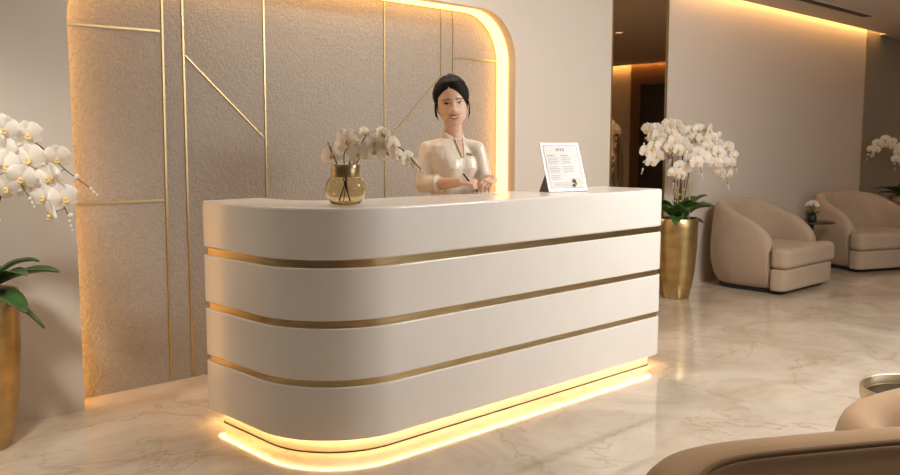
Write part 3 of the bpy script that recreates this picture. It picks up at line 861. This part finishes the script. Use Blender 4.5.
# ---- head : local frame x right (image), y away from the face, z up from the chin
def interp(tab, z):
    for (z0, v0), (z1, v1) in zip(tab, tab[1:]):
        if z <= z1:
            t_ = (z - z0) / (z1 - z0); t_ = max(0, min(1, t_)); t_ = t_ * t_ * (3 - 2 * t_) * .5 + t_ * .5
            return v0 + (v1 - v0) * t_
    return tab[-1][1]
WT = [(0, .012), (.006, .026), (.018, .040), (.04, .055), (.07, .068), (.10, .073), (.13, .073), (.16, .072), (.19, .063), (.215, .043), (.228, .022), (.235, .002)]
FT = [(0, -.062), (.006, -.074), (.018, -.081), (.04, -.082), (.08, -.083), (.11, -.082), (.14, -.084), (.17, -.080), (.20, -.062), (.222, -.030), (.235, .008)]
BT = [(0, -.040), (.006, -.030), (.018, -.015), (.04, .010), (.06, .045), (.09, .080), (.12, .095), (.15, .098), (.18, .090), (.21, .060), (.228, .03), (.235, .012)]
def gs(x, z, cx, cz, sx, sz): return math.exp(-((x - cx) / sx) ** 2 / 2 - ((z - cz) / sz) ** 2 / 2)
def disp(x, z):
    d = .014 * gs(x, z, 0, .080, .0095, .009) + .007 * gs(x, z, 0, .098, .008, .018)
    d += .006 * (gs(x, z, .012, .077, .006, .006) + gs(x, z, -.012, .077, .006, .006))
    d -= .0065 * (gs(x, z, .031, .112, .014, .009) + gs(x, z, -.031, .112, .014, .009))
    d += .0030 * (gs(x, z, .030, .130, .018, .006) + gs(x, z, -.030, .130, .018, .006))
    d += .0060 * (gs(x, z, .036, .076, .016, .014) + gs(x, z, -.036, .076, .016, .014))
    d += .0045 * gs(x, z, 0, .050, .022, .012)
    d -= .0035 * gs(x, z, 0, .030, .016, .006)
    d += .0050 * gs(x, z, 0, .012, .014, .010)
    return d
def surf(x, z):
    wv, f_, b_ = interp(WT, z), interp(FT, z), interp(BT, z)
    yc = (f_ * .35 + b_ * .65) if z > .05 else (f_ + b_) / 2
    q = max(0, 1 - abs(x / wv) ** 2.2) ** (1 / 2.2)
    return yc - (yc - f_) * q - disp(x, z)
HS = 1.0
HM = Matrix.Translation(PP(.014, .030, 1.452)) @ Matrix.Rotation(-YAW, 4, 'Z') @ Matrix.Rotation(math.radians(4), 4, 'Z') @ Matrix.Rotation(math.radians(-5), 4, 'Y') @ Matrix.Rotation(math.radians(3), 4, 'X') @ Matrix.Diagonal((1.17, 1.10, 1.15, 1))
def head_bm(bm0, grow=0.0, zlo=0.0):
    bm = bmesh.new(); rings = []; nz, na = 64, 72
    for i in range(nz + 1):
        z = .235 * (i / nz); z = max(.0005, min(.2345, z))
        wv, f_, b_ = interp(WT, z), interp(FT, z), interp(BT, z)
        yc = (f_ * .35 + b_ * .65) if z > .05 else (f_ + b_) / 2
        ring = []
        for k in range(na):
            a_ = 2 * PI * k / na
            c_, s_ = math.cos(a_), math.sin(a_)
            e = 2 / 2.2
            x = wv * math.copysign(abs(c_) ** e, c_)
            if s_ < 0: y = yc - (yc - f_) * abs(s_) ** e - disp(x, z)
            else: y = yc + (b_ - yc) * abs(s_) ** e
            ring.append(bm.verts.new((x, y, z)))
        rings.append(ring)
    for A, B in zip(rings, rings[1:]):
        for k in range(na): bm.faces.new((A[k], A[(k + 1) % na], B[(k + 1) % na], B[k]))
    bm.faces.new(rings[0][::-1]); bm.faces.new(rings[-1])
    # ears
    for sg in (-1, 1):
        ball(bm, (sg * .073, .008, .098), .014, (.45, .9, 2.0), 12)
    # neck
    bmesh.ops.transform(bm, matrix=HM, verts=bm.verts[:])
    me = bpy.data.meshes.new('tmp'); bm.to_mesh(me); bm.free(); bm0.from_mesh(me); bpy.data.meshes.remove(me)
body = bmesh.new()
head_bm(body)
hp = lambda x, y, z: HM @ Vector((x, y, z))
capsule(body, hp(0, .005, .06), PP(.012, .0, 1.42), .050, .048, 20)
capsule(body, PP(.012, .0, 1.42), PP(.014, -.01, 1.33), .048, .062, 20)

def hand(bm, wrist, palm_dir, normal, thumb_side, curls, scale=1.0, thumb=None, spread=.0):
    """palm_dir: along the fingers; normal: out of the back of the hand; thumb_side +1/-1 along normal x dir"""
    d = Vector(palm_dir).normalized(); nrm = Vector(normal); nrm = (nrm - d * nrm.dot(d)).normalized()
    s = nrm.cross(d) * thumb_side
    W_ = Vector(wrist); L = .078 * scale
    # palm: several overlapping capsules
    for k, off in enumerate((-.026, -.009, .009, .026)):
        capsule(bm, W_ + s * off * .55 * scale, W_ + d * L * (1 - .04 * abs(k - 2)) + s * off * scale, .0125 * scale, .0112 * scale, 10)
    lens = (.058, .070, .078, .070)
    for k, off in enumerate((-.028, -.0095, .0095, .028)):      # little .. index
        base = W_ + d * L * (1 - .05 * abs(k - 2)) + s * off * scale
        c0, c1, c2 = curls[k]
        a_ = 0; p = base; seg = (.46, .31, .25)
        for j, ca in enumerate((c0, c1, c2)):
            a_ += ca
            dirv = (d * math.cos(a_) - nrm * math.sin(a_) + s * (off * spread)).normalized()
            q = p + dirv * lens[k] * seg[j] * scale
            capsule(bm, p, q, (.0088 - .0011 * j) * scale, (.0080 - .0012 * j) * scale, 10); p = q
    b0 = W_ + d * .018 * scale + s * .020 * scale
    if thumb is None:
        thumb = [(.030, .026, -.010), (.056, .030, -.022), (.080, .022, -.032)]
    p = b0; r_ = .0125
    for j, (dd, ss, nn) in enumerate(thumb):
        q = W_ + (d * dd + s * ss + nrm * nn) * scale
        capsule(bm, p, q, r_ * scale, (r_ - .0018) * scale, 10); p = q; r_ -= .0018

# right arm (image left): elbow, wrist, hand resting on the desk top and writing
EL = PP(-.150, .060, 1.128); WR = PP(.048, .190, 1.149)
capsule(body, EL, EL.lerp(WR, .55), .040, .034, 18); capsule(body, EL.lerp(WR, .55), WR, .034, .0245, 18)
hd = (R3 * .93 - F3 * .25 - Z3 * .03)
hand(body, WR + (WR - EL).normalized() * .004, hd, Z3 * .75 + F3 * -.35 - R3 * .1, 1, [(.9, 1.2, .8), (.8, 1.2, .8), (.7, 1.1, .7), (.55, 1.0, .5)], .98,
     thumb=[(.034, .034, -.006), (.060, .036, -.014), (.083, .024, -.022)])
# left arm (image right)
EL2 = PP(.186, .02, 1.145); WR2 = PP(.228, .150, 1.162)
capsule(body, EL2, WR2, .037, .0245, 18)
hand(body, WR2, (-R3 * .38 - F3 * .72 - Z3 * .15), Z3 * .7 - F3 * .6 + R3 * .1, -1, [(.7, 1.0, .6), (.7, 1.0, .6), (.6, .95, .6), (.5, .9, .5)], .95)
# upper body core under the tunic so that the body is one figure
SHR, SHL = PP(-.135, -.015, 1.335), PP(.150, .0, 1.335)
capsule(body, PP(.012, 0, 1.33), PP(.0, 0, 1.0), .070, .085, 20)
capsule(body, SHR, PP(.012, 0, 1.33), .035, .05, 16); capsule(body, SHL, PP(.012, 0, 1.33), .035, .05, 16)
capsule(body, SHR, EL, .034, .036, 16); capsule(body, SHL, EL2, .034, .034, 16)
capsule(body, PP(0, 0, 1.0), PP(-.0, 0, .90), .09, .10, 20)
for sg in (-1, 1):
    capsule(body, PP(sg * .075, 0, .88), PP(sg * .08, .02, .49), .072, .048, 18)
    capsule(body, PP(sg * .08, .02, .49), PP(sg * .08, -.01, .09), .046, .030, 18)
    capsule(body, PP(sg * .08, -.03, .07), PP(sg * .085, .05, .045), .030, .026, 14)
bod = plink('body', body, M['skin'], .0032, 1)

# face pieces lying on the head surface
def patch(name, outline_fn, m, lift=.001, EX=.0015, th=.0012, nx=16, nz=6, parent=bod):
    """outline_fn(t) -> (x, z_low, z_high) for t in 0..1"""
    bm = bmesh.new(); rows = []
    for i in range(nx + 1):
        x, z0, z1 = outline_fn(i / nx); row = []
        for j in range(nz + 1):
            z = z0 + (z1 - z0) * j / nz
            row.append(bm.verts.new(HM @ Vector((x, surf(x, z) - lift - EX, z))))
        rows.append(row)
    for A, B in zip(rows, rows[1:]):
        for j in range(nz): bm.faces.new((A[j], A[j + 1], B[j + 1], B[j]))
    o = plink(name, bm, m, parent=bod)
    return o
for sg in (-1, 1):
    cx = sg * .031
    hw = .0150
    def eye(t_, lo=.0040, hi=.0036):
        x = cx + (t_ - .5) * 2 * hw; s_ = math.sin(PI * t_) ** .8
        zc = .1105 + .002 * ((x - cx) / hw * sg)
        return x, zc - lo * s_, zc + hi * s_
    patch('eye', eye, M['eye_white'], .0020)
    def iris(t_):
        x = cx + (t_ - .5) * 2 * .0062; s_ = math.sqrt(max(0, 1 - ((t_ - .5) * 2) ** 2))
        return x, .1108 - .0046 * s_, .1108 + .0042 * s_
    patch('iris', iris, M['iris'], .0028, nx=10)
    def lid(t_):
        x = cx + (t_ - .5) * 2 * (hw + .0012); s_ = math.sin(PI * t_) ** .8
        zc = .1105 + .002 * ((x - cx) / hw * sg)
        return x, zc + .0028 * s_, zc + .0058 * s_ + .0010
    patch('eyelash', lid, M['iris'], .0030, nz=2)
    def brow(t_):
        x = cx + sg * ((t_ - .5) * 2 * .0205 + .002); zc = .1275 + .0035 * math.sin(PI * (t_ * .8 + .1)) - .002 * t_
        return x, zc - .0022 * (1 - t_ * .5), zc + .0022 * (1 - t_ * .6)
    patch('eyebrow', brow, M['brow'], .0022, nz=2)
def up_lip(t_):
    x = (t_ - .5) * 2 * .0300; s_ = math.sin(PI * t_); c_ = ((t_ - .5) * 2) ** 2
    return x, .0515 - .0020 * s_ + .0065 * c_ + .001, .0560 + .0022 * s_ + .0045 * c_ - .0012 * math.exp(-(x / .003) ** 2) - .002
def lo_lip(t_):
    x = (t_ - .5) * 2 * .0285; s_ = math.sin(PI * t_) ** .8; c_ = ((t_ - .5) * 2) ** 2
    return x, .0455 - .0110 * s_ + .0110 * c_, .0460 - .0050 * s_ + .0115 * c_
def teeth(t_):
    x = (t_ - .5) * 2 * .0265; s_ = math.sin(PI * t_) ** .6; c_ = ((t_ - .5) * 2) ** 2
    return x, .0468 - .0060 * s_ + .0100 * c_, .0515 - .0005 * s_ + .0060 * c_
patch('teeth', teeth, M['teeth'], .0016, nz=2)
patch('lips', up_lip, M['lipstick'], .0026, nz=3)
patch('lips', lo_lip, M['lipstick'], .0026, nz=3)

# hair: cap over the skull, swept back from a parting, with a low bun and loose strands
bm = bmesh.new(); rings = []; na, nz = 72, 40
def hair_line(x):
    # lower limit (z) of the hair on the front of the head
    ax_ = abs(x + .012) / .075
    return .182 - .075 * ax_ ** 1.6 - (.02 * max(0, ax_ - .8))
for i in range(nz + 1):
    v_ = i / nz
    ring = []
    for k in range(na):
        a_ = 2 * PI * k / na; c_, s_ = math.cos(a_), math.sin(a_)
        # lower bound depending on the azimuth
        front = max(0, -s_)
        x_at = .073 * c_
        if s_ < 0: zl = hair_line(x_at * 1.0) if abs(c_) < .985 else .07
        else: zl = .045 + .02 * abs(c_)
        if s_ < 0: zl = max(.070, zl)
        side = smooth((abs(c_) - .86) / .12)
        zl = zl * (1 - side) + .090 * side
        z = zl + (.2345 - zl) * v_
        wv, f_, b_ = interp(WT, z), interp(FT, z), interp(BT, z)
        yc = (f_ * .35 + b_ * .65) if z > .05 else (f_ + b_) / 2
        if z <= .0501: yc = f_ * .35 + b_ * .65
        e = 2 / 2.2
        x = wv * math.copysign(abs(c_) ** e, c_)
        y = yc - (yc - f_) * abs(s_) ** e if s_ < 0 else yc + (b_ - yc) * abs(s_) ** e
        g = .0135 * smooth(v_ * 2.2 + .02) + .0022
        part = .006 * math.exp(-((x + .012) / .004) ** 2) * (1 if y < .05 else 0)
        cen = Vector((0, .01, .11)); n_ = (Vector((x, y, z)) - cen).normalized()
        wav = .0014 * math.sin(a_ * 22 + v_ * 4) * smooth(v_ * 4)
        ring.append(bm.verts.new(Vector((x, y, z)) + n_ * (g - part + wav)))
    rings.append(ring)
for A, B in zip(rings, rings[1:]):
    for k in range(na): bm.faces.new((A[k], A[(k + 1) % na], B[(k + 1) % na], B[k]))
bm.faces.new(rings[-1])
bmesh.ops.transform(bm, matrix=HM, verts=bm.verts[:])
hair = plink('hair', bm, M['hair'])
s = hair.modifiers.new('s', 'SOLIDIFY'); s.thickness = .010; s.offset = -1
bm = bmesh.new(); ball(bm, hp(.0, .125, .085), .045, (1.1, .8, 1), 24)
plink('bun', bm, M['hair'], parent=hair).location -= Vector()
bm = bmesh.new()
for sg in (-1, 1):
    for k in range(3):
        tube(bm, [hp(sg * (.075 + .002 * k), -.020 + .01 * k, .115), hp(sg * (.080 + .001 * k), -.018 + .012 * k, .085), hp(sg * (.075 + .003 * k), -.020 + .012 * k, .055), hp(sg * (.070 + .004 * k), -.022 + .012 * k, .030 + .01 * k)], [.004, .0035, .0025, .001], 6)
plink('loose_strand', bm, M['hair'], parent=hair)

# ---- tunic : rings in a frame yawed toward the desk
TY = math.radians(-43.62 + 27)     # local -Y faces this way
tunic = bmesh.new()
def tq(x, y, z, cx=.012, cw=-.01):
    c_, s_ = math.cos(TY), math.sin(TY)
    o_ = PP(cx, cw, 0)
    return Vector((o_.x + x * c_ - y * s_, o_.y + x * s_ + y * c_, z))
tor = [(.80, .165, .115), (.90, .172, .118), (1.00, .150, .105), (1.08, .128, .095), (1.16, .132, .105), (1.22, .145, .118), (1.27, .152, .116), (1.31, .158, .100), (1.345, .150, .082), (1.368, .115, .068), (1.385, .070, .058), (1.395, .058, .052)]
rings = []
for z, a_, b_ in tor:
    ring = []
    for k in range(48):
        th = 2 * PI * k / 48; c_, s_ = math.cos(th), math.sin(th); e = 2 / 2.4
        x = a_ * math.copysign(abs(c_) ** e, c_); y = b_ * math.copysign(abs(s_) ** e, s_)
        if s_ < 0 and 1.14 < z < 1.30:
            y -= .022 * math.exp(-((abs(x) - .062) / .042) ** 2) * math.exp(-((z - 1.225) / .045) ** 2)
        ring.append(tunic.verts.new(tq(x, y, z)))
    rings.append(ring)
for A, B in zip(rings, rings[1:]):
    for k in range(48): tunic.faces.new((A[k], A[(k + 1) % 48], B[(k + 1) % 48], B[k]))
tunic.faces.new(rings[0][::-1]); tunic.faces.new(rings[-1])
def sleeve(bm, S, E, Wr, fr, r):
    capsule(bm, S, S.lerp(E, .5), r[0], r[1], 20); capsule(bm, S.lerp(E, .5), E, r[1], r[2], 20)
    C_ = E.lerp(Wr, fr)
    capsule(bm, E, E.lerp(C_, .8), r[2], r[3], 20); tube(bm, [E.lerp(C_, .5), C_], [r[3], r[3] + .004], 20)
SHR_, SHL_ = PP(-.128, -.015, 1.322), PP(.142, .0, 1.322)
sleeve(tunic, SHR_, EL + Z3 * .004, WR, .42, (.052, .054, .050, .046))
sleeve(tunic, SHL_, EL2 + Z3 * .004, WR2, .30, (.050, .050, .046, .043))
capsule(tunic, SHR_, PP(-.02, -.01, 1.345), .050, .052, 16); capsule(tunic, SHL_, PP(.03, -.01, 1.345), .050, .052, 16)
tn = plink('tunic', tunic, M['satin'], .005, 4)
# mandarin collar with open notch
bm = bmesh.new(); rows = []
for i in range(41):
    th = math.radians(-62 + (304) * i / 40)       # gap at the front (-90deg)
    c_, s_ = math.cos(th), math.sin(th)
    e_ = abs(i - 20) / 20
    drop = .014 * e_ ** 3
    zb = 1.368 - .018 * max(0, -s_) - drop * .8
    zt = 1.435 - .020 * max(0, -s_) - drop * 1.2 - .004 * e_
    row = [tq(.066 * c_, .058 * s_ - .004, zb, .012, 0), tq(.058 * c_, .052 * s_ + .002, zt, .012, 0), tq(.055 * c_, .049 * s_ + .002, zt, .012, 0), tq(.062 * c_, .054 * s_ - .004, zb, .012, 0)]
    rows.append([bm.verts.new(p) for p in row])
for A, B in zip(rows, rows[1:]):
    for k in range(4): bm.faces.new((A[k], A[(k + 1) % 4], B[(k + 1) % 4], B[k]))
bm.faces.new(rows[0]); bm.faces.new(rows[-1][::-1])
plink('collar', bm, M['satin'], parent=tn)
# skin notch (the open V below the collar) as an inset piece of skin lying on the chest
def chest(x, z, lift):
    for (z0, a0, b0), (z1, a1, b1) in zip(tor, tor[1:]):
        if z <= z1:
            k = (z - z0) / (z1 - z0); a_ = a0 + (a1 - a0) * k; b_ = b0 + (b1 - b0) * k; break
    q = max(0, 1 - abs(x / a_) ** 2.4) ** (1 / 2.4)
    bump_ = .022 * math.exp(-((abs(x) - .062) / .042) ** 2) * math.exp(-((z - 1.225) / .045) ** 2)
    return tq(x, -b_ * q - bump_ - lift, z)
bm = bmesh.new(); rows = []
for i in range(11):
    z = 1.285 + .095 * i / 10; hw = .002 + .022 * (i / 10) ** .8
    rows.append([bm.verts.new(chest(hw * (j / 4 - .5) * 2, z, .006)) for j in range(5)])
for A, B in zip(rows, rows[1:]):
    for j in range(4): bm.faces.new((A[j], A[j + 1], B[j + 1], B[j]))
plink('neckline', bm, M['skin'], parent=bod)
for sg in (-1, 1):
    bm = bmesh.new()
    tube(bm, [chest(sg * (.003 + .022 * (i / 10) ** .8), 1.283 + .100 * i / 10, .006) for i in range(11)], .004, 8)
    plink('neck_edge', bm, M['satin'], parent=tn)
# name badge
bm = bmesh.new()
pts = [chest(.040, 1.292, .008), chest(.078, 1.292, .008), chest(.078, 1.304, .008), chest(.040, 1.304, .008)]
nn = -(pts[1] - pts[0]).cross(pts[3] - pts[0]).normalized() * .003
a_ = [bm.verts.new(p) for p in pts]; b_ = [bm.verts.new(p - nn) for p in pts]
bm.faces.new(a_); bm.faces.new(b_[::-1])
for i in range(4): bm.faces.new((a_[i], b_[i], b_[(i + 1) % 4], a_[(i + 1) % 4]))
bdg = plink('name_badge', bm, M['trim_brass'], parent=tn)
bm = bmesh.new(); ball(bm, chest(.030, 1.302, .010), .005, seg=10); plink('pin', bm, M['black'], parent=tn)
# trousers and shoes
bm = bmesh.new()
capsule(bm, PP(-.0, 0, .92), PP(0, 0, .86), .125, .13, 24)
for sg in (-1, 1):
    capsule(bm, PP(sg * .075, 0, .86), PP(sg * .08, .02, .49), .088, .066, 20)
    capsule(bm, PP(sg * .08, .02, .49), PP(sg * .08, -.01, .13), .066, .056, 20)
plink('trousers', bm, M['trouser'], .008, 2)
for sg in (-1, 1):
    bm = bmesh.new()
    capsule(bm, PP(sg * .08, -.09, .045), PP(sg * .085, .05, .036), .042, .035, 16)
    plink('shoe', bm, M['shoe'], .006, 2)

# pen in the right hand
pn = thing('pen', 'slim black pen held in the woman\'s writing hand', 'pen', PP(.150, .240, 1.0875))
bm = bmesh.new()
tip = Vector((0, 0, 0)); top = (PP(.086, .205, 1.168) - PP(.150, .240, 1.0875)).normalized() * .145
tube(bm, [tip, tip.lerp(top, .06), tip.lerp(top, .12)], [.0008, .0025, .0042], 12); link('nib', bm, M['trim_brass'], pn)
bm = bmesh.new(); tube(bm, [tip.lerp(top, .12), tip.lerp(top, .97), top], [.0045, .0045, .003], 12); link('barrel', bm, M['pen'], pn)
# sheet of paper under the hands
bm = bmesh.new(); box(bm, -.105, .105, -.07, .07, 0.0004, .0012)
o = link('note_paper', bm, M['paper'], smooth=False); o.location = PP(.175, .255, DZ); o.rotation_euler = (0, 0, math.radians(-20))
tag(o, 'white sheet of paper under the woman\'s hands on the desk', 'paper')
